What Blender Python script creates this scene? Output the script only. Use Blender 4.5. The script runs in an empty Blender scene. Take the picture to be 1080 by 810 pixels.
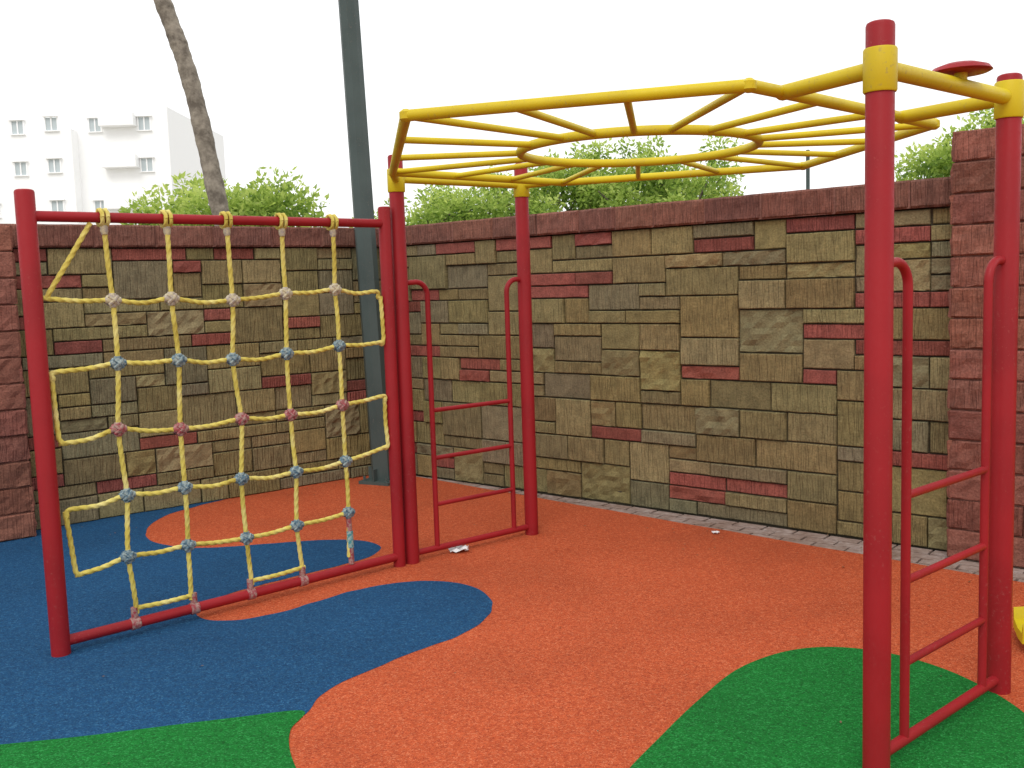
import bpy, math, random
import numpy as np
from mathutils import Vector, Matrix, noise
random.seed(11); np.random.seed(11)
S=bpy.context.scene
D=bpy.data

# ------------------------------------------------------------------ helpers
def new_obj(name, verts, faces, mat, parent=None, smooth=False, uvs=None):
    me=D.meshes.new(name); me.from_pydata([tuple(v) for v in verts],[],faces); me.update()
    if uvs is not None:
        uv=me.uv_layers.new(name="UVMap")
        arr=np.array(uvs,dtype=np.float32).ravel(); uv.data.foreach_set("uv",arr)
    if smooth: me.polygons.foreach_set("use_smooth",[True]*len(me.polygons))
    o=D.objects.new(name,me); S.collection.objects.link(o)
    if mat: me.materials.append(mat)
    if parent: o.parent=parent
    return o
def empty(name):
    o=D.objects.new(name,None); S.collection.objects.link(o); return o
def catmull(pts,n=8,closed=False):
    P=[Vector(p) for p in pts]; out=[]; L=len(P)
    rng=range(L) if closed else range(L-1)
    for i in rng:
        if closed: a,b,c,d=P[(i-1)%L],P[i],P[(i+1)%L],P[(i+2)%L]
        else: a,b,c,d=P[max(i-1,0)],P[i],P[i+1],P[min(i+2,L-1)]
        for k in range(n):
            t=k/n
            out.append(0.5*((2*b)+(c-a)*t+(2*a-5*b+4*c-d)*t*t+(3*b-a-3*c+d)*t*t*t))
    if not closed: out.append(P[-1].copy())
    return out
class M:
    def __init__(s): s.v=[];s.f=[]
    def tube(s,path,r,n=16,cap=True,closed=False,rf=None):
        P=[Vector(p) for p in path]; L=len(P)
        if isinstance(r,(int,float)): r=[r]*L
        T=[]
        for i in range(L):
            if closed: t=P[(i+1)%L]-P[(i-1)%L]
            else: t=P[min(i+1,L-1)]-P[max(i-1,0)]
            T.append(t.normalized())
        up=Vector((0,0,1)) if abs(T[0].z)<.9 else Vector((1,0,0))
        nrm=T[0].cross(up).normalized(); b0=len(s.v); dist=0
        for i in range(L):
            nrm=(nrm-T[i]*nrm.dot(T[i])).normalized(); bn=T[i].cross(nrm)
            if i: dist+=(P[i]-P[i-1]).length
            for k in range(n):
                a=2*math.pi*k/n
                rr=r[i]*(rf(a,dist) if rf else 1)
                s.v.append(P[i]+nrm*(math.cos(a)*rr)+bn*(math.sin(a)*rr))
        m=L if closed else L-1
        for i in range(m):
            j=(i+1)%L
            for k in range(n):
                k2=(k+1)%n
                s.f.append((b0+i*n+k,b0+i*n+k2,b0+j*n+k2,b0+j*n+k))
        if cap and not closed:
            s.f.append(tuple(b0+k for k in reversed(range(n))))
            s.f.append(tuple(b0+(L-1)*n+k for k in range(n)))
    def box(s,c,x,y,z):
        c,x,y,z=map(Vector,(c,x,y,z)); b=len(s.v)
        for sz in(-1,1):
            for sx,sy in((-1,-1),(1,-1),(1,1),(-1,1)): s.v.append(c+x*sx+y*sy+z*sz)
        for q in((3,2,1,0),(4,5,6,7),(0,1,5,4),(1,2,6,5),(2,3,7,6),(3,0,4,7)): s.f.append(tuple(b+i for i in q))
    def obj(s,name,mat,parent=None,smooth=True,auto=True):
        o=new_obj(name,s.v,s.f,mat,parent,smooth)
        if smooth and auto:
            try: o.data.set_sharp_from_angle(angle=math.radians(40))
            except Exception: pass
        return o

def mat(name):
    m=D.materials.new(name); m.use_nodes=True; nt=m.node_tree
    return m,nt,nt.nodes["Principled BSDF"]
def N(nt,t,**k):
    n=nt.nodes.new(t)
    for a,b in k.items(): setattr(n,a,b)
    return n
def ramp(nt,fac,stops):
    n=N(nt,"ShaderNodeValToRGB"); cr=n.color_ramp
    while len(cr.elements)<len(stops): cr.elements.new(.5)
    for e,(p,c) in zip(cr.elements,stops): e.position=p; e.color=c if len(c)==4 else (*c,1)
    nt.links.new(fac,n.inputs[0]); return n
def noisen(nt,scale,detail=4,rough=.6,vec=None):
    n=N(nt,"ShaderNodeTexNoise"); n.inputs["Scale"].default_value=scale; n.inputs["Detail"].default_value=min(detail,3); n.inputs["Roughness"].default_value=rough
    if vec is None:
        tc=N(nt,"ShaderNodeTexCoord"); vec=tc.outputs["Object"]
    nt.links.new(vec,n.inputs["Vector"]); return n
def mixc(nt,fac,a,b,blend='MIX'):
    n=N(nt,"ShaderNodeMix",data_type='RGBA',blend_type=blend)
    for sock,val in((n.inputs[0],fac),(n.inputs[6],a),(n.inputs[7],b)):
        if hasattr(val,'links') : nt.links.new(val,sock)
        elif isinstance(val,(int,float)): sock.default_value=val
        else: sock.default_value=(*val,1) if len(val)==3 else val
    return n.outputs[2]
def mth(nt,op,a,b):
    n=N(nt,"ShaderNodeMath",operation=op)
    for i,v in enumerate((a,b)):
        if hasattr(v,'links'): nt.links.new(v,n.inputs[i])
        else: n.inputs[i].default_value=v
    return n.outputs[0]
def bump(nt,h,strength,dist,normal=None):
    b=N(nt,"ShaderNodeBump"); b.inputs["Strength"].default_value=strength; b.inputs["Distance"].default_value=dist
    nt.links.new(h,b.inputs["Height"])
    if normal: nt.links.new(normal,b.inputs["Normal"])
    return b.outputs[0]

def paint(name,col,dark,rough=.35,dirt=.5,chip=None,spec=.3):
    m,nt,p=mat(name)
    n1=noisen(nt,3,2,.65); r1=ramp(nt,n1.outputs[0],[(.38,(0,0,0)),(.7,(1,1,1))])
    c=mixc(nt,r1.outputs[0],col,dark)
    n2=noisen(nt,75,2,.7); r2=ramp(nt,n2.outputs[0],[(.60,(0,0,0)),(.70,(1,1,1))])
    r4=ramp(nt,n1.outputs[0],[(.42,(0,0,0)),(.6,(1,1,1))])
    f_=mth(nt,'MULTIPLY',mth(nt,'MULTIPLY',r2.outputs[0],r4.outputs[0]),dirt)
    c=mixc(nt,f_,c,chip or (.25,.2,.16))
    nt.links.new(c,p.inputs["Base Color"]); p.inputs["Specular IOR Level"].default_value=spec
    r3=ramp(nt,n2.outputs[0],[(.3,(rough-.08,)*3),(.8,(rough+.2,)*3)]); nt.links.new(r3.outputs[0],p.inputs["Roughness"])
    return m
red=paint("red_paint",(.30,.012,.017),(.235,.010,.014),.46,.25,(.34,.13,.11),.24)
yel=paint("yellow_paint",(.60,.475,.012),(.50,.375,.012),.45,.5,(.32,.25,.09),.25)
grey=paint("grey_green_paint",(.065,.09,.085),(.045,.065,.062),.5,.4)
ropeY,nt,p=mat("yellow_rope")
n=noisen(nt,9,2,.6)
r=ramp(nt,n.outputs[0],[(.3,(.44,.34,.06)),(.5,(.58,.48,.10)),(.72,(.66,.58,.22))])
nt.links.new(r.outputs[0],p.inputs["Base Color"]); p.inputs["Roughness"].default_value=.65; p.inputs["Specular IOR Level"].default_value=.2
def wrapm(name,a,b):
    m,nt,p=mat(name); n=noisen(nt,55,2,.7); r=ramp(nt,n.outputs[0],[(.4,a),(.6,b)])
    nt.links.new(r.outputs[0],p.inputs["Base Color"]); p.inputs["Roughness"].default_value=.5; p.inputs["Specular IOR Level"].default_value=.3
    return m
wr_b=wrapm("blue_grey_wrap",(.06,.12,.17),(.28,.34,.33))
wr_w=wrapm("pale_wrap",(.50,.44,.28),(.34,.29,.26))
wr_r=wrapm("red_wrap",(.28,.05,.06),(.34,.22,.19))
wr_t=wrapm("teal_wrap",(.04,.24,.27),(.32,.42,.38))

# rubber granule surface
def rubber(name,base,d,l):
    m,nt,p=mat(name)
    tc=N(nt,"ShaderNodeTexCoord").outputs["Object"]
    v=N(nt,"ShaderNodeTexVoronoi"); v.inputs["Scale"].default_value=190; nt.links.new(tc,v.inputs["Vector"])
    sep=N(nt,"ShaderNodeSeparateColor"); nt.links.new(v.outputs["Color"],sep.inputs[0])
    sp=ramp(nt,sep.outputs[0],[(0,d),(.4,base),(.75,base),(1,l)])
    big=noisen(nt,1.1,3,.62,tc); rb=ramp(nt,big.outputs[0],[(.3,(.84,.85,.86)),(.5,(.98,.98,.98)),(.7,(1.07,1.08,1.09))])
    c=mixc(nt,1.0,sp.outputs[0],rb.outputs[0],'MULTIPLY')
    med=noisen(nt,38,2,.7,tc); rm=ramp(nt,med.outputs[0],[(.35,(.86,.84,.84)),(.65,(1.08,1.10,1.10))])
    c=mixc(nt,1.0,c,rm.outputs[0],'MULTIPLY')
    nt.links.new(c,p.inputs["Base Color"]); p.inputs["Roughness"].default_value=.9
    p.inputs["Specular IOR Level"].default_value=.2
    nt.links.new(bump(nt,mth(nt,'ADD',v.outputs["Distance"],med.outputs[0]),.6,.004),p.inputs["Normal"])
    return m
r_or=rubber("orange_rubber",(.485,.090,.030),(.34,.050,.019),(.61,.175,.08))
r_bl=rubber("blue_rubber",(.010,.068,.165),(.005,.038,.11),(.035,.13,.25))
r_gr=rubber("green_rubber",(.006,.155,.022),(.003,.09,.012),(.03,.26,.06))
m_ground,nt,p=mat("soil_and_concrete"); n=noisen(nt,.3,3,.7); r=ramp(nt,n.outputs[0],[(.35,(.14,.15,.09)),(.55,(.32,.29,.24)),(.8,(.4,.38,.33))]); nt.links.new(r.outputs[0],p.inputs["Base Color"]); p.inputs["Roughness"].default_value=.95

# stone with colour attribute: rgb colour, alpha = rib amount
stone,nt,p=mat("cast_stone")
at=N(nt,"ShaderNodeAttribute",attribute_name="bcol"); uv=N(nt,"ShaderNodeUVMap",uv_map="UVMap").outputs[0]
n1=noisen(nt,11,2,.7,uv); n2=noisen(nt,85,2,.75,uv)
mp=N(nt,"ShaderNodeMapping"); mp.inputs["Scale"].default_value=(1,.07,1); nt.links.new(uv,mp.inputs[0])
rib=noisen(nt,62,1,.5,mp.outputs[0])
c=mixc(nt,1.0,at.outputs["Color"],ramp(nt,n1.outputs[0],[(.3,(.76,.76,.76)),(.7,(1.16,1.15,1.13))]).outputs[0],'MULTIPLY')
c=mixc(nt,1.0,c,ramp(nt,n2.outputs[0],[(.3,(.64,.64,.64)),(.6,(1.07,1.07,1.07))]).outputs[0],'MULTIPLY')
rw=ramp(nt,n2.outputs[0],[(.64,(0,0,0)),(.8,(.35,.35,.35))]); c=mixc(nt,rw.outputs[0],c,(.36,.33,.27))
ribr=ramp(nt,rib.outputs[0],[(.42,(0,0,0)),(.56,(1,1,1))])
ribmask=mth(nt,'MULTIPLY',ribr.outputs[0],at.outputs["Alpha"])
hh_=mth(nt,'ADD',mth(nt,'ADD',mth(nt,'MULTIPLY',n2.outputs[0],.7),mth(nt,'MULTIPLY',ribmask,1.2)),mth(nt,'MULTIPLY',n1.outputs[0],.7))
nt.links.new(c,p.inputs["Base Color"]); p.inputs["Roughness"].default_value=.9; p.inputs["Specular IOR Level"].default_value=.2
nt.links.new(bump(nt,hh_,.9,.007),p.inputs["Normal"])
mortar,nt,p=mat("dark_mortar"); p.inputs["Base Color"].default_value=(.05,.042,.028,1); p.inputs["Roughness"].default_value=.95

class Blocks:
    def __init__(s): s.v=[];s.f=[];s.c=[];s.uv=[]
    def add(s,O,sd,nd,s0,s1,z0,z1,d0,d1,col,typ,amp=.002,chm=.008):
        """block face on a plane: O origin, sd along, nd outward; bevelled, slightly uneven front"""
        ch=min(chm,(z1-z0)*.16)
        nx=max(2,int((s1-s0)/.04)); nz=max(2,int((z1-z0)/.035))
        ox,oz=random.uniform(0,60),random.uniform(0,60)
        xs=[s0,s0+ch]+[s0+ch+(s1-s0-2*ch)*i/nx for i in range(1,nx)]+[s1-ch,s1]
        zs=[z0,z0+ch]+[z0+ch+(z1-z0-2*ch)*i/nz for i in range(1,nz)]+[z1-ch,z1]
        xs=[s0]+xs+[s1]; zs=[z0]+zs+[z1]
        b=len(s.v); W=len(xs); H=len(zs); jt=random.uniform(0,100)
        for j,z in enumerate(zs):
            for i,x in enumerate(xs):
                if i in(0,W-1) or j in(0,H-1): d=d0
                elif i in(1,W-2) or j in(1,H-2): d=d1-ch
                else: d=d1+amp*2.4*noise.noise(Vector((x*18+jt,z*18,jt)))
                e=.0026*noise.noise(Vector((x*11,z*11,jt)))
                s.v.append(O+sd*(x+e)+nd*d+Vector((0,0,z+e)))
        for j in range(H-1):
            for i in range(W-1):
                a=b+j*W+i; s.f.append((a,a+1,a+W+1,a+W))
                s.c+= [(*col,typ)]*4
                for ii,jj in((i,j),(i+1,j),(i+1,j+1),(i,j+1)): s.uv.append((xs[ii]+ox,zs[jj]+oz))
    def obj(s,name,parent,flip=False):
        f=[tuple(reversed(q)) for q in s.f] if flip else s.f
        uv=s.uv
        if flip:
            uv=[]
            for i in range(0,len(s.uv),4): uv+=list(reversed(s.uv[i:i+4]))
        o=new_obj(name,s.v,f,stone,parent,False,uv)
        ca=o.data.color_attributes.new("bcol",'FLOAT_COLOR','CORNER')
        ca.data.foreach_set("color",np.array(s.c,dtype=np.float32).ravel())
        return o
def jit(c,a=.12):
    k=1+random.uniform(-a,a); return tuple(max(0,x*k*(1+random.uniform(-.05,.05))) for x in c)
OL=[(.235,.190,.086),(.205,.170,.082),(.250,.205,.102),(.195,.168,.098),(.225,.175,.078)]
RD=(.25,.078,.060)
COP=(.205,.090,.068)
PIL=(.225,.090,.066)

K=Vector((-1.032,8.300,0))
dR=Vector((.7604,-.6494,0)); nR=Vector((-.6494,-.7604,0))
dL=Vector((-.7876,-.6162,0)); nL=Vector((.6162,-.7876,0))
copm,nt,p=mat("coping_stone"); n=noisen(nt,40,3,.7); r=ramp(nt,n.outputs[0],[(.3,(.14,.06,.045)),(.7,(.26,.115,.09))]); nt.links.new(r.outputs[0],p.inputs["Base Color"]); p.inputs["Roughness"].default_value=.9
def stone_wall(name,O,sd,nd,length,flip,H=1.90,start=0):
    root=empty(name)
    B=Blocks(); u=.090; w=.105
    NX=int(length/w); NZ=int(H/u)
    g=[[0]*NX for _ in range(NZ)]
    for j in range(NZ):
        for i in range(NX):
            if g[j][i]: continue
            mw=0
            while i+mw<NX and not g[j][i+mw] and mw<6: mw+=1
            k=random.random()
            if k<.18: ww,hh,rd=random.randint(3,5),1,True
            elif k<.42: ww,hh,rd=random.randint(3,5),2,False
            elif k<.62: ww,hh,rd=random.randint(2,3),2,False
            elif k<.80: ww,hh,rd=random.randint(3,6),1,False
            elif k<.92: ww,hh,rd=random.randint(2,3),1,False
            else: ww,hh,rd=random.randint(3,4),3,False
            ww=min(ww,mw)
            if mw-ww==1: ww=mw if mw<=5 else ww-1
            hh=min(hh,NZ-j)
            for jj in range(hh):
                for ii in range(ww): g[j+jj][i+ii]=1
            if ww==1: rd=False
            col=jit(RD,.2) if rd else jit(random.choice(OL),.13)
            typ=random.choice([0,.3,1,1,1,1]) 
            amp=.009 if typ<.2 else .0010
            gp=.0046
            B.add(O,sd,nd,i*w+gp,(i+ww)*w-gp,j*u+gp,(j+hh)*u-gp,-.02,.012+random.uniform(0,.024),col,typ,amp,.005)
    B.obj("facing_blocks",root,flip)
    m=M(); m.box(O+sd*(length/2)+nd*(-.115)+Vector((0,0,H/2-.05)),sd*(length/2),nd*.115,Vector((0,0,H/2+.04))); m.obj("core",mortar,root,False)
    C=Blocks(); s=0
    zc=NZ*u+.004; ct=2.048-zc
    while s<length-.05:
        L=random.choice([.38,.42,.46,.3]); e=min(length,s+L); col=jit(COP,.16); dp=.060+random.uniform(-.004,.006)
        C.add(O,sd,nd,s+.003,e-.003,zc,zc+ct,-.3,dp,col,1,.003,.012)
        s=e
    C.obj("coping",root,flip)
    m=M(); m.box(O+sd*(length/2)+nd*(-.125)+Vector((0,0,zc+ct/2-.001)),sd*(length/2),nd*.172,Vector((0,0,ct/2-.002))); 
    m.obj("coping_core",copm,root,False)
    return root
stone_wall("stone_wall",K,dR,nR,8.6,False)
stone_wall("stone_wall",K,dL,nL,7.5,True)

def pillar(name,O,sd,nd,s0,s1,prot,H,flip):
    root=empty(name); B=Blocks(); B2=Blocks()
    nc=int(round(H/.165)); ch=H/nc
    W=s1-s0
    for j in range(nc):
        z0,z1=j*ch+.004,(j+1)*ch-.004
        off=.5 if j%2 else .62
        for a,b in((0,W*off),(W*off,W)):
            B.add(O,sd,nd,s0+a+.003,s0+b-.003,z0,z1,prot-.03,prot+random.uniform(-.004,.008),jit(PIL,.2),random.choice([0,.5,1]),.006)
        dp=prot+.3
        B2.add(O+sd*s0+nd*prot,-nd,-sd,.003,dp-.003,z0,z1,-.02,random.uniform(.0,.010),jit(PIL,.2),random.choice([0,.6]),.006)
        B.add(O+sd*s1-nd*.3,nd,sd,.003,dp-.003,z0,z1,-.02,random.uniform(0,.010),jit(PIL,.2),0,.006)
    B.obj("front_blocks",root,flip); B2.obj("side_blocks",root,flip)
    m=M(); m.box(O+sd*(s0+W/2)+nd*((prot-.3)/2-.005)+Vector((0,0,H/2)),sd*(W/2-.01),nd*((prot+.3)/2-.012),Vector((0,0,H/2-.004))); m.obj("core",copm,root,False)
    return root
pillar("brick_pillar",K,dR,nR,4.55,5.30,.15,2.27,False)
pillar("brick_pillar",K,dL,nL,2.87,3.65,.22,2.03,True)

# ------------------------------------------------------------------ ground
new_obj("ground",[(-400,-400,-.04),(400,-400,-.04),(400,400,-.04),(-400,400,-.04)],[(0,1,2,3)],m_ground)
def sheet(name,pts,z,m,smooth_n=0):
    P=[Vector((x,y,z)) for x,y in pts]
    if smooth_n: P=catmull(P,smooth_n,True)
    from mathutils.geometry import tessellate_polygon
    tri=tessellate_polygon([P]); 
    fs=[]
    for a,b,c in tri:
        n_=(P[b]-P[a]).cross(P[c]-P[a])
        fs.append((a,b,c) if n_.z>0 else (a,c,b))
    return new_obj(name,P,fs,m)
def off(s): return .05+(s*.070)
edge=[]
for i in range(0,30):
    s=i*.3; q=K+dR*s+nR*(off(s)+.006*math.sin(i*2.1)); edge.append((q.x,q.y))
q=K+dL*7.4
sheet("orange_play_surface",edge+[(7,-5),(-9,-5),(q.x,q.y)],0,r_or)
blue=[(-2.07,7.52),(-2.31,7.19),(-2.48,6.86),(-2.47,6.47),(-2.32,6.14),(-2.03,5.95),(-1.78,5.94),(-1.45,6.0),(-1.16,6.03),(-.94,5.97),(-.82,5.80),(-.88,5.58),(-1.09,5.37),(-1.35,5.14),(-1.54,4.93),(-1.59,4.73),(-1.50,4.59),(-1.32,4.57),(-1.14,4.68),(-.97,4.86),(-.78,5.02),(-.54,5.1),(-.33,5.05),(-.19,4.90),(-.13,4.67),(-.17,4.44),(-.29,4.24),(-.48,4.05),(-.65,3.86),(-.77,3.66),(-.82,3.45),(-1.05,3.2),(-1.4,3.0),(-2.02,2.9)]
bs=[]
for i,p_ in enumerate(catmull([Vector((x,y,0)) for x,y in blue],10)):
    k=noise.noise(Vector((p_.x*9,p_.y*9,1)))*.008; bs.append((p_.x+k,p_.y-k))
q2=K+dL*7.3
sheet("blue_play_surface",bs+[(-3.5,2.6),(-5.5,1.2),(q2.x,q2.y)]+[((K+dL*1.30).x,(K+dL*1.30).y)],.0015,r_bl)
gl=[(-2.3,3.25),(-2.02,3.29),(-1.59,3.36),(-1.32,3.42),(-1.05,3.48),(-.815,3.52),(-.825,3.37),(-.8,3.23),(-.74,3.07),(-.65,2.9),(-.6,2.4),(-.9,1.8),(-2,1.6),(-3,2.2),(-3,3.0)]
sheet("green_play_surface",gl,.003,r_gr,8)
gr=[(.2,2.6),(.28,2.9),(.48,3.24),(.67,3.53),(.87,3.79),(1.1,3.95),(1.31,3.98),(1.51,3.89),(1.66,3.7),(1.74,3.45),(1.75,3.22),(1.7,2.9),(1.4,2.3),(.8,2.0),(.3,2.2)]
sheet("green_play_surface",gr,.003,r_gr,8)
# pavers
pv,nt,p=mat("paver_concrete"); n=noisen(nt,25,3,.7); n2=noisen(nt,5,2,.6); r=ramp(nt,n.outputs[0],[(.3,(.22,.15,.12)),(.7,(.38,.31,.27))]); r2=ramp(nt,n2.outputs[0],[(.35,(.8,.7,.65)),(.65,(1.1,1.1,1.15))])
nt.links.new(mixc(nt,1.0,r.outputs[0],r2.outputs[0],'MULTIPLY'),p.inputs["Base Color"]); p.inputs["Roughness"].default_value=.9
m=M(); s=.05
while s<8.5:
    for k in range(7):
        d0=.03+k*.1
        if d0>off(s)+.05: break
        sh=.1 if k%2 else 0
        c=K+dR*(s+.1+sh)+nR*(d0+.05)+Vector((0,0,-.028+random.uniform(-.002,.002)))
        m.box(c,dR*.093,nR*.043,Vector((0,0,.025)))
    s+=.2
m.obj("paving",pv,None,False)

# ------------------------------------------------------------------ climber posts
A=Vector((-.597,5.466,0));Bp=Vector((.094,6.021,0));C=Vector((1.096,2.933,0));Dp=Vector((1.761,3.508,0))
L=Vector((-2.013,4.189,0)); dN=(A-L).normalized(); NP=A-dN*.088
Z=lambda z:Vector((0,0,z))
def post(m,P,H,r):
    m.tube([P+Z(-.03),P+Z(H-.012),P+Z(H-.004),P+Z(H)],[r,r,r*.93,r*.75],28)
cl=empty("monkey_bar_climber")
m=M()
post(m,A,2.27,.041);post(m,Bp,2.27,.041);post(m,C,2.27,.041);post(m,Dp,2.22,.041)
m.obj("posts",red,cl)
m=M()
for P in(A,Bp,C,Dp):
    m.tube([P+Z(2.07),P+Z(2.075),P+Z(2.19),P+Z(2.195)],[.045,.048,.048,.045],28)
    for a in (0.6,2.2):
        q=P+Vector((math.cos(a),math.sin(a),0))*.046
        m.tube([q+Z(2.13),q+Vector((math.cos(a),math.sin(a),0))*.012+Z(2.13)],.009,6)
m.obj("collars",yel,cl)
zt=2.14
H6=[Vector((-.336,3.477,zt)),Vector((.764,3.132,zt)),Vector((1.739,4.067,zt)),Vector((1.62,5.45,zt)),Vector((.337,5.93,zt)),Vector((-.575,5.13,zt))]
m=M()
for i in range(6):
    a,b=H6[i],H6[(i+1)%6]; d=(b-a).normalized()
    m.tube([a-d*.012,b+d*.012],.0205,16)
def onedge(a,b,t): return a+(b-a)*t
sc=Vector((.907,3.277,zt)); sdp=Vector((1.526,3.863,zt))
m.tube([C+Z(zt),sc],.025,16); m.tube([Dp+Z(zt),sdp],.025,16)
m.tube([C+Z(zt),Dp+Z(zt)],.026,16)
m.tube([A+Z(zt),H6[5]],.022,16); m.tube([Bp+Z(zt),onedge(H6[5],H6[4],.92)],.022,16)
m.tube([A+Z(zt),Bp+Z(zt)],.020,16)
m.obj("hexagonal_frame",yel,cl)
m=M(); ctr=Vector((.60,4.52,zt)); R=.53
m.tube([ctr+Vector((math.cos(2*math.pi*i/56)*R,math.sin(2*math.pi*i/56)*R,0)) for i in range(56)],.0205,14,closed=True)
m.obj("centre_ring",yel,cl)
m=M()
for i in range(6):
    for t in(0,1/3,2/3):
        a=H6[i].lerp(H6[(i+1)%6],t); d=(ctr-a); q=ctr-d.normalized()*R
        m.tube([a,q],.014,12)
m.obj("rungs",yel,cl)
m=M()
for P in H6+[sc,sdp]:
    pts=[P-Z(.022),P-Z(.012),P+Z(.012),P+Z(.022)]; m.tube(pts,[.010,.023,.023,.010],14)
m.obj("welds",yel,cl)
m=M(); q=C.lerp(Dp,.58)+Z(zt+.02)
m.tube([q,q+Z(.03)],.02,12); m.obj("disc_stem",yel,cl)
m=M(); m.tube([q+Z(.022),q+Z(.027),q+Z(.04),q+Z(.052)],[.085,.095,.085,.05],28); m.obj("disc_cap",red,cl)
def ladder(P,Q,name):
    d=(Q-P).normalized(); ln=(Q-P).length; m=M()
    for o,sg,s in((P,1,.175),(Q,-1,.14)):
        e=d*sg
        path=[o+Z(1.575),o+e*(s-.075)+Z(1.58)]
        for k in range(1,9):
            a=k/8*math.pi/2; path.append(o+e*(s-.075+.075*math.sin(a))+Z(1.58-.075*(1-math.cos(a))))
        path.append(o+e*s+Z(.05))
        m.tube(path,.0150,14)
    for z in(.85,.575,.305): m.tube([P+d*.175+Z(z),Q-d*.14+Z(z)],.0130,12)
    m.tube([P+Z(.05),Q+Z(.05)],.018,14)
    m.obj(name,red,cl)
ladder(A,Bp,"end_ladder"); ladder(C,Dp,"end_ladder")
# ------------------------------------------------------------------ net frame
nf=empty("climbing_net_frame")
m=M(); post(m,L,2.01,.040); post(m,NP,1.99,.034)
m.tube([L+Z(1.90),NP+Z(1.90)],.023,18); m.tube([L+Z(.055),NP+Z(.055)],.024,18); m.obj("frame",red,nf)
rows=[1.54,1.245,.945,.645,.365]; cols=[.325,.61,.905,1.20,1.495]; e0,e1=.05,1.765
nd={}
for i,s in enumerate(cols):
    for j,z in enumerate(rows):
        nd[i,j]=(s+random.uniform(-.014,.014),z+random.uniform(-.014,.014)-.012*math.sin(i/4*math.pi),random.uniform(-.012,.012))
nrm=Vector((dN.y,-dN.x,0))
def W(s,z,o=0): return L+dN*s+nrm*o+Z(z)
def rope(m,pts,r=.0108):
    P=catmull(pts,24); out=[]; 
    acc=[0]
    for i in range(1,len(P)): acc.append(acc[-1]+(P[i]-P[i-1]).length)
    n_=int(acc[-1]/.005); j=0
    for k in range(n_+1):
        t=acc[-1]*k/n_
        while j<len(acc)-2 and acc[j+1]<t: j+=1
        f_=(t-acc[j])/max(1e-6,acc[j+1]-acc[j]); out.append(P[j].lerp(P[j+1],min(1,f_)))
    m.tube(out,r,12,rf=lambda a,s: .78+.32*abs(math.cos(1.5*a-s*75)) )
def seg(p,q,sag=.006):
    p,q=Vector(p),Vector(q); return [p,p.lerp(q,.5)+Z(-sag*random.uniform(.3,1.7))+nrm*random.uniform(-.008,.008)]
m=M()
def chain(pts,sag=.010):
    out=[]
    for a,b in zip(pts[:-1],pts[1:]): out+=seg(a,b,sag if abs(a.z-b.z)<.1 else 0)
    out.append(Vector(pts[-1])); return out
def row(j): return [W(*nd[i,j]) for i in range(5)]
r0=row(0); r1=row(1); r2=row(2); r3=row(3); r4=row(4)
rope(m,chain([W(.26,1.875),W(.05,1.55)],.0))
rope(m,chain([W(.04,1.555)]+r0+[W(e1-.02,1.535),W(e1+.005,1.50)]))
rope(m,chain([W(e1+.005,1.51),W(e1+.012,1.27),W(e1-.01,1.255)]))
rope(m,chain([W(e1,1.26)]+r1[::-1]+[W(e0+.01,1.235),W(e0,1.20)]))
rope(m,chain([W(e0,1.225),W(e0+.01,.96),W(e0+.03,.925)]))
rope(m,chain([W(e0+.01,.925)]+r2+[W(e1-.005,.965),W(e1+.005,.94)]))
rope(m,chain([W(e1+.003,.96),W(e1+.01,.70),W(e1-.01,.68)]))
rope(m,chain([W(e1+.005,.685)]+r3[::-1]+[W(e0+.03,.63),W(e0+.01,.60)]))
rope(m,chain([W(e0+.012,.625),W(e0+.035,.37),W(e0+.05,.335)]))
rope(m,chain([W(e0+.035,.335)]+r4))
for i in range(5):
    s=cols[i]; zb=.10 if i<4 else .12
    rope(m,chain([W(s-.01,1.875,.01)]+[W(*nd[i,j]) for j in range(5)]+[W(s+random.uniform(-.01,.02),zb)],0))
    c=W(s-.01,1.90)
    for o_ in(-.012,.012):
        rope(m,[c+dN*o_+nrm*(.034*math.cos(t))+Z(.034*math.sin(t)) for t in [k*math.pi/5 for k in range(11)]],.009)
rope(m,chain([W(.34,.125),W(.62,.12)],.01)); rope(m,chain([W(.905,.12),W(1.22,.125)],.005))
m.obj("ropes",ropeY,nf)
def lump(m,c,ax,ay,r):
    for d,l in((ax,.036),(ay,.032)):
        n_=7; path=[c+d*(l*(2*k/n_-1)) for k in range(n_+1)]
        rr=[.0140+ (r-.0140)*math.sin(math.pi*k/n_)+random.uniform(-.0015,.0015) for k in range(n_+1)]
        m.tube(path,rr,12,rf=lambda a,s:1+.08*math.sin(s*420+a))
    for sg in(1,-1):
        d=(ax+ay*sg).normalized(); m.tube([c-d*.027+nrm*.010,c+nrm*.021,c+d*.027+nrm*.010],[.008,.010,.008],8)
        m.tube([c-d*.027-nrm*.010,c-nrm*.021,c+d*.027-nrm*.010],[.008,.010,.008],8)
for j,(mt) in enumerate([wr_w,wr_b,wr_r,wr_b,wr_b]):
    m=M()
    for i in range(5): lump(m,W(*nd[i,j]),dN,Vector((0,0,1)),.022)
    m.obj("rope_knots_row",mt,nf)
m=M()
for i in range(5):
    c=W(cols[i]-.01,1.90); m.tube([c+nrm*.01-Z(.075),c+nrm*.008-Z(.06),c+nrm*.008-Z(.035)],[.012,.0155,.0155],10,rf=lambda a,s:1+.1*math.sin(s*500))
m.obj("top_ties",wr_w,nf)
m=M()
for i in range(4):
    c=W(cols[i]+.005,.055); m.tube([c-dN*.022,c-dN*.018,c+dN*.018,c+dN*.022],[.024,.029,.029,.024],18); m.tube([c+Z(.02),c+Z(.075)],.016,10)
m.obj("bottom_ties",wr_r,nf)
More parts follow.
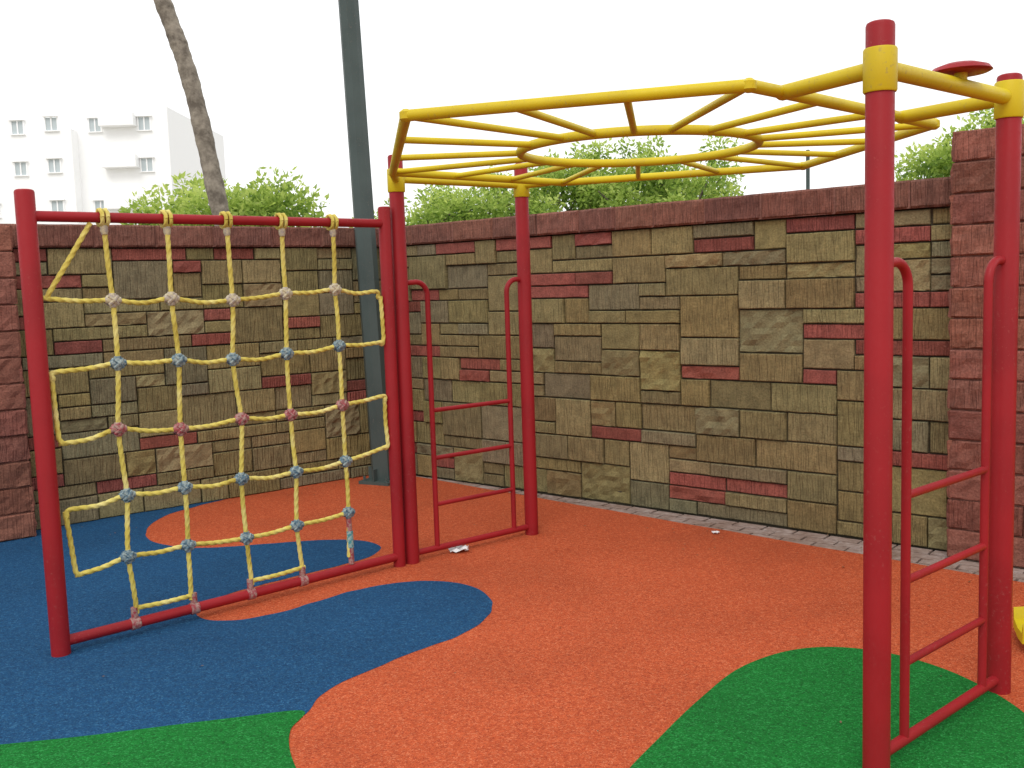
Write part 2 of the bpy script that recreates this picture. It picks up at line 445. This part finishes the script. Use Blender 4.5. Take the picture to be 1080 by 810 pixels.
m=M(); m.tube([W(cols[4]+.01,.08),W(cols[4]+.008,.20),W(*nd[4,4])-Z(.02)],.0155,12,rf=lambda a,s:1+.1*math.sin(s*260)); m.obj("taped_rope_end",wr_r,nf)
m=M(); m.tube([W(cols[4]+.009,.17),W(cols[4]+.008,.26)],.0175,12); m.obj("teal_tape",wr_t,nf)

# ------------------------------------------------------------------ street lamp
sl=empty("street_lamp"); P=Vector((-1.065,7.84,0))
a=dR; b=Vector((-dR.y,dR.x,0)); a,b=(a+b*.25).normalized(),(b-a*.25).normalized()
w0,w1=.080,.068; T_=Vector((-.17,0,0))
vs=[];
for z,w,o_ in((0,w0,Vector()),(6.5,w1,T_)):
    for k in range(8):
        an=2*math.pi*(k+.5)/8; vs.append(P+o_+a*(math.cos(an)*w*1.08)+b*(math.sin(an)*w*1.08)+Z(z))
fs=[(k,(k+1)%8,8+(k+1)%8,8+k) for k in range(8)]+[tuple(range(8,16))]
new_obj("shaft",vs,fs,grey,sl)
m=M(); m.box(P+Z(.012),a*.14,b*.14,Z(.012)); 
for x in(-1,1):
    for y in(-1,1): m.tube([P+a*.105*x+b*.105*y+Z(.02),P+a*.105*x+b*.105*y+Z(.06)],.012,6)
    m.box(P+a*.1*x+Z(.07),a*.035,b*.004,Z(.05)); m.box(P+b*.1*x+Z(.07),b*.035,a*.004,Z(.05))
m.obj("base_plate",grey,sl,False)
m=M(); arm=[P+T_+Z(6.4),P+T_+Z(6.7)+nR*.15,P+T_+Z(6.8)+nR*.8]; m.tube(catmull(arm,8),.03,10); m.obj("arm",grey,sl)
m=M(); m.box(P+T_+Z(6.8)+nR*1.05,nR*.3,dR*.1,Z(.035)); m.obj("lamp_head",grey,sl,False)

for (x,y) in((2.9,9.6),(3.45,9.2)):
    m=M(); q=Vector((x,y,0)); m.tube([q,q+Z(2.7)],.018,10); m.tube([q+Z(2.7),q+Z(2.74)],[.026,.016],10); m.obj("fence_post",grey)

# ------------------------------------------------------------------ litter
wp,nt,p=mat("white_paper"); p.inputs["Base Color"].default_value=(.7,.7,.7,1); p.inputs["Roughness"].default_value=.6
def paper(c,sx,seed):
    m=M(); n_=7
    for j in range(n_):
        for i in range(n_):
            x,y=(i/(n_-1)-.5),(j/(n_-1)-.5)
            z=abs(noise.noise(Vector((x*3.1+seed,y*3.3,seed))))*.9
            m.v.append(Vector((c[0]+x*sx*(1+.3*noise.noise(Vector((x*5,y*5,seed+3)))),c[1]+y*sx*.8,.006+z*sx*.6)))
    for j in range(n_-1):
        for i in range(n_-1):
            a=j*n_+i; m.f.append((a,a+1,a+n_+1,a+n_))
    m.obj("paper_litter",wp,None,False)
paper((-.34,5.66),.11,1.3); paper((1.21,5.88),.04,5.1)
lm,nt,p=mat("dry_debris"); p.inputs["Base Color"].default_value=(.14,.08,.035,1)
m=M()
for k in range(320):
    if random.random()<.6:
        s=random.uniform(.2,6); q=K+dR*s+nR*(random.random()**2*1.0+.05)
    elif random.random()<.6:
        s=random.uniform(0,3); q=K+dL*s+nL*(random.random()**2*.6+.03)
    else: q=Vector((random.uniform(-2.5,3),random.uniform(2.6,6.5),0))
    sc_=random.uniform(.004,.010); an=random.random()*6.28
    u_=Vector((math.cos(an),math.sin(an),random.uniform(-.3,.3)))*sc_; v_=Vector((-math.sin(an),math.cos(an),random.uniform(-.3,.3)))*sc_*.5
    b=len(m.v); o=Vector((q.x,q.y,.008)); m.v+=[o-u_,o-v_,o+u_,o+v_]; m.f.append((b,b+1,b+2,b+3))
m.obj("dry_leaf_litter",lm,None,False)

# ------------------------------------------------------------------ slide (yellow lip enters right edge)
sd_=empty("playground_slide"); m=M()
prof=[(0,.075),(.35,.08),(.7,.22),(1.9,1.15),(2.2,1.22),(2.8,1.22)]
pp=catmull([Vector((x,0,z)) for x,z in prof],6)
O=Vector((2.02,3.84,0)); dx=Vector((.95,-.31,0)); dy=Vector((.31,.95,0))
sec=[(-.25,.04),(-.235,.055),(-.22,.04),(-.20,0.01),(0,0),(.20,.01),(.22,.04),(.235,.055),(.25,.04),(.23,-.03),(0,-.04),(-.23,-.03)]
for q in pp:
    k=min(1,.45+q.x*1.2)
    for (y,z) in sec: m.v.append(O+dx*q.x+dy*(y*k+.1)+Z(q.z+z*(1+1.2*min(1,q.x)) if z>0 else q.z+z))
ns=len(sec)
for i in range(len(pp)-1):
    for k in range(ns): m.f.append((i*ns+k,(i+1)*ns+k,(i+1)*ns+(k+1)%ns,i*ns+(k+1)%ns))
m.f.append(tuple(range(ns))); m.f.append(tuple(reversed(range((len(pp)-1)*ns,len(pp)*ns))))
m.obj("chute",yel,sd_)
m=M()
for x in(2.2,2.8):
    for y in(-.2,.4): 
        q=O+dx*x+dy*y; m.tube([q,q+Z(2.0)],.04,16)
for x,y in((.45,-.0),(.45,.2)): q=O+dx*x+dy*y; m.tube([q,q+Z(.07)],.02,10)
m.obj("supports",red,sd_)

# ------------------------------------------------------------------ foliage
lf=D.materials.new("leaves"); lf.use_nodes=True; nt=lf.node_tree; nt.nodes.remove(nt.nodes["Principled BSDF"])
at=N(nt,"ShaderNodeAttribute",attribute_name="lv")
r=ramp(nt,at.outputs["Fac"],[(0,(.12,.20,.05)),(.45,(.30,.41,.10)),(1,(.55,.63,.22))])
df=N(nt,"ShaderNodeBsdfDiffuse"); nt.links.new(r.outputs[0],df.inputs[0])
t=N(nt,"ShaderNodeBsdfTranslucent"); nt.links.new(mixc(nt,1.0,r.outputs[0],(1.5,1.5,1.1),'MULTIPLY'),t.inputs[0])
mx=N(nt,"ShaderNodeMixShader"); mx.inputs[0].default_value=.5
nt.links.new(df.outputs[0],mx.inputs[1]); nt.links.new(t.outputs[0],mx.inputs[2]); nt.links.new(mx.outputs[0],nt.nodes["Material Output"].inputs[0])
bark,nt,p=mat("bark"); n=noisen(nt,7,3,.7); r=ramp(nt,n.outputs[0],[(.35,(.11,.09,.07)),(.65,(.29,.25,.20))]); nt.links.new(r.outputs[0],p.inputs["Base Color"]); p.inputs["Roughness"].default_value=.95; nt.links.new(bump(nt,n.outputs[0],.8,.02),p.inputs["Normal"])
def foliage(name,clumps,per,leaf,parent,asp=.45):
    V=[];F=[];A_=[]; nb=0
    rng=np.random
    for c in np.array(clumps):
        n_=int(per*(c[3]/.5)**2)
        d=rng.normal(size=(n_,3)); d/=np.linalg.norm(d,axis=1)[:,None]
        rad=c[3]*(rng.random(n_)**.45)*rng.uniform(.85,1.2,n_); pos=c[:3]+d*rad[:,None]*np.array([1,1,.8])
        dirv=rng.normal(size=(n_,3))+d*.9; dirv/=np.linalg.norm(dirv,axis=1)[:,None]
        w=np.cross(dirv,rng.normal(size=(n_,3))); w/=np.linalg.norm(w,axis=1)[:,None]
        l=leaf*rng.uniform(.6,1.3,n_)[:,None]
        q=np.stack([pos,pos+dirv*l*.45+w*l*asp*.5,pos+dirv*l,pos+dirv*l*.45-w*l*asp*.5],1).reshape(-1,3)
        V.append(q); base=nb+np.arange(n_)*4; nb+=n_*4; F.append(np.stack([base,base+1,base+2,base+3],1))
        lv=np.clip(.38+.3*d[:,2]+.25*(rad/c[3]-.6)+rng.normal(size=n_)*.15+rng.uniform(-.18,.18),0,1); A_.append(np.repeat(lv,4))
    V=np.concatenate(V);F=np.concatenate(F);A_=np.concatenate(A_)
    o=new_obj(name,[],[],None,parent); me=o.data
    me.vertices.add(len(V)); me.vertices.foreach_set("co",V.ravel())
    me.loops.add(F.size); me.loops.foreach_set("vertex_index",F.ravel().astype(np.int32))
    me.polygons.add(len(F)); me.polygons.foreach_set("loop_start",(np.arange(len(F))*4).astype(np.int32)); me.polygons.foreach_set("loop_total",np.full(len(F),4,np.int32))
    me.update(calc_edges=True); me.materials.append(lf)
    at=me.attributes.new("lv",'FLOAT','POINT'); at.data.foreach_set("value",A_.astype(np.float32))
    return o
def tree(name,x,y,h,spread,nb=7,cl_n=26,leaf=.13,per=260,low=.5):
    root=empty(name); m=M(); base=Vector((x,y,0)); top=base+Vector((random.uniform(-.2,.2),random.uniform(-.2,.2),h*.62))
    m.tube(catmull([base,base.lerp(top,.5)+Vector((.08,.05,0)),top],6),[.10-.004*i for i in range(13)],10)
    cls=[]
    for k in range(nb):
        a=2*math.pi*k/nb+random.uniform(-.3,.3); e=top+Vector((math.cos(a)*spread*random.uniform(.5,.85),math.sin(a)*spread*random.uniform(.5,.85),h*random.uniform(-.05,.2)))
        s_=base.lerp(top,random.uniform(.6,1)); pth=catmull([s_,s_.lerp(e,.5)+Z(.12),e],4); m.tube(pth,[.045-.004*i for i in range(len(pth))],7)
        cls.append((e.x,e.y,e.z,random.uniform(.3,.45)))
    m.obj("trunk_and_limbs",bark,root)
    for k in range(cl_n):
        a=random.random()*6.28; rr=spread*math.sqrt(random.random()); zz=random.uniform(low,1)
        hz=h*zz*(1-.16*(rr/spread)**2); cls.append((x+math.cos(a)*rr,y+math.sin(a)*rr,hz-.3,random.uniform(.18,.42)))
    foliage("crown",cls,per,leaf,root); return root
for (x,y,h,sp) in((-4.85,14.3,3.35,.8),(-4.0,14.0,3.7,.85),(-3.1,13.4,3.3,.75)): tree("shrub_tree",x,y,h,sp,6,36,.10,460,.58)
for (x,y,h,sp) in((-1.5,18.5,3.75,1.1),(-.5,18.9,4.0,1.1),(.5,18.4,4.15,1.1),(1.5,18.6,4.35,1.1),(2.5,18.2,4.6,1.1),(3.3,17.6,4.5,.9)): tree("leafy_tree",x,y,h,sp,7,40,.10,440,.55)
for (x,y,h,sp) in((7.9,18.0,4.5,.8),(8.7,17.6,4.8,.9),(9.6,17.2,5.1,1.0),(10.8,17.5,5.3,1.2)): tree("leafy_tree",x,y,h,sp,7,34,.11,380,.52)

# ------------------------------------------------------------------ palm
pt=empty("palm_tree"); m=M()
pth=catmull([Vector((-2.9,12.0,0)),Vector((-3.25,12.1,1.4)),Vector((-3.47,12.16,2.49)),Vector((-3.78,12.32,4.08)),Vector((-4.10,12.4,5.13)),Vector((-4.6,12.5,6.6)),Vector((-4.85,12.55,8.0))],40)
m.tube(pth,[.120-.03*i/len(pth)+(.005 if i%6<2 else 0)+.004*math.sin(i*.37) for i in range(len(pth))],16); m.obj("trunk",bark,pt)
top=pth[-1]
m=M()
for k in range(18):
    a=2*math.pi*k/18+random.uniform(-.1,.1); el=random.uniform(.1,1.1); Ln=random.uniform(2.2,2.8)
    pts=[]; d=Vector((math.cos(a),math.sin(a),0))
    for i in range(14):
        t=i/13; pts.append(top+d*(Ln*t*math.cos(el*.6))+Z(Ln*(t*math.sin(el)-t*t*1.0)))
    m.tube(pts,[.02*(1-i/16) for i in range(14)],6)
    sdv=Vector((-d.y,d.x,0))
    for i in range(1,14):
        for sg in(-1,1):
            for q in(0,.5):
                p0=pts[i].lerp(pts[i-1],q); l=.5*math.sin(math.pi*(i-q)/14)+.1
                e=p0+sdv*sg*l*.85+d*l*.3-Z(l*.45); b=len(m.v)
                m.v+=[p0-d*.02,p0+d*.02,e]; m.f.append((b,b+1,b+2))
o=m.obj("fronds",None,pt,False)
fm,nt,p=mat("palm_leaf"); p.inputs["Base Color"].default_value=(.07,.13,.03,1); p.inputs["Roughness"].default_value=.5; o.data.materials.append(fm)

# ------------------------------------------------------------------ apartment building
ab=empty("apartment_building")
wm,nt,p=mat("white_plaster"); p.inputs["Base Color"].default_value=(.96,.96,.96,1); p.inputs["Roughness"].default_value=.8
gm,nt,p=mat("window_glass"); p.inputs["Base Color"].default_value=(.50,.56,.58,1); p.inputs["Roughness"].default_value=.2
y0=82
m=M()
m.box((-43.5,y0+8,8.4),(16.2,0,0),(0,8,0),(0,0,8.4)); m.box((-37,y0+6,17.5),(5,0,0),(0,5,0),(0,0,.7))
m.box((-53,y0+6,17.9),(5,0,0),(0,5,0),(0,0,1.1))
m.box((-36.2,y0-.6,7.6),(1.5,0,0),(0,.6,0),(0,0,7.5))
for fl in range(5):
    m.box((-31.2,y0-.45,2.6+3.3*fl),(1.4,0,0),(0,.45,0),(0,0,.5))
m.obj("walls",wm,ab,False)
g=M(); fr=M()
for fl in range(5):
    z=2.3+3.3*fl
    for x in(-57,-53.5,-49,-45.5,-42,-39.5,-36.2,-33.2,-29.2):
        yy=y0-1.22 if x==-36.2 else y0-.02
        if random.random()<.25: continue
        w=.5; hh=.5
        g.box((x,yy+.03,z),(w,0,0),(0,.02,0),(0,0,hh))
        for sx in(-1,0,1): fr.box((x+sx*w,yy-.02,z),(.05,0,0),(0,.05,0),(0,0,hh+.05))
        fr.box((x,yy-.1,z+hh+.1),(w+.15,0,0),(0,.15,0),(0,0,.05)); fr.box((x,yy-.05,z-hh-.06),(w+.1,0,0),(0,.1,0),(0,0,.04))
g.obj("window_panes",gm,ab,False); fr.obj("window_frames",wm,ab,False)

# ------------------------------------------------------------------ light
w=D.worlds.new("World"); S.world=w; w.use_nodes=True; nt=w.node_tree; bg=nt.nodes["Background"]
el,az=math.radians(50),math.radians(195)
sky=N(nt,"ShaderNodeTexSky",sky_type='NISHITA'); sky.sun_disc=False; sky.sun_elevation=el; sky.sun_rotation=az; sky.dust_density=4; sky.air_density=1.5
c=mixc(nt,.90,sky.outputs[0],(13.8,13.85,13.95)); nt.links.new(c,bg.inputs[0]); bg.inputs[1].default_value=.1
sd=D.lights.new("sun",'SUN'); sd.energy=1.15; sd.angle=math.radians(28); sd.color=(1,.97,.92)
so=D.objects.new("sun",sd); S.collection.objects.link(so)
dirv=Vector((math.sin(az)*math.cos(el),math.cos(az)*math.cos(el),math.sin(el)))
so.rotation_euler=dirv.to_track_quat('Z','Y').to_euler()

# ------------------------------------------------------------------ camera
th=math.atan(105/1040); rl=.032
cd=D.cameras.new("camera"); cd.sensor_width=36; cd.lens=1040/1080*36; cd.clip_end=2000; cd.clip_start=.05
co=D.objects.new("camera",cd); S.collection.objects.link(co)
F=Vector((0,math.cos(th),-math.sin(th))); R0=Vector((1,0,0)); U0=Vector((0,math.sin(th),math.cos(th)))
Rr=R0*math.cos(rl)-U0*math.sin(rl); Uu=U0*math.cos(rl)+R0*math.sin(rl)
mt=Matrix((Rr,Uu,-F)).transposed().to_4x4(); mt.translation=Vector((0,0,1.55)); co.matrix_world=mt
S.camera=co
S.view_settings.view_transform='Standard'; S.view_settings.look='None'; S.view_settings.exposure=0
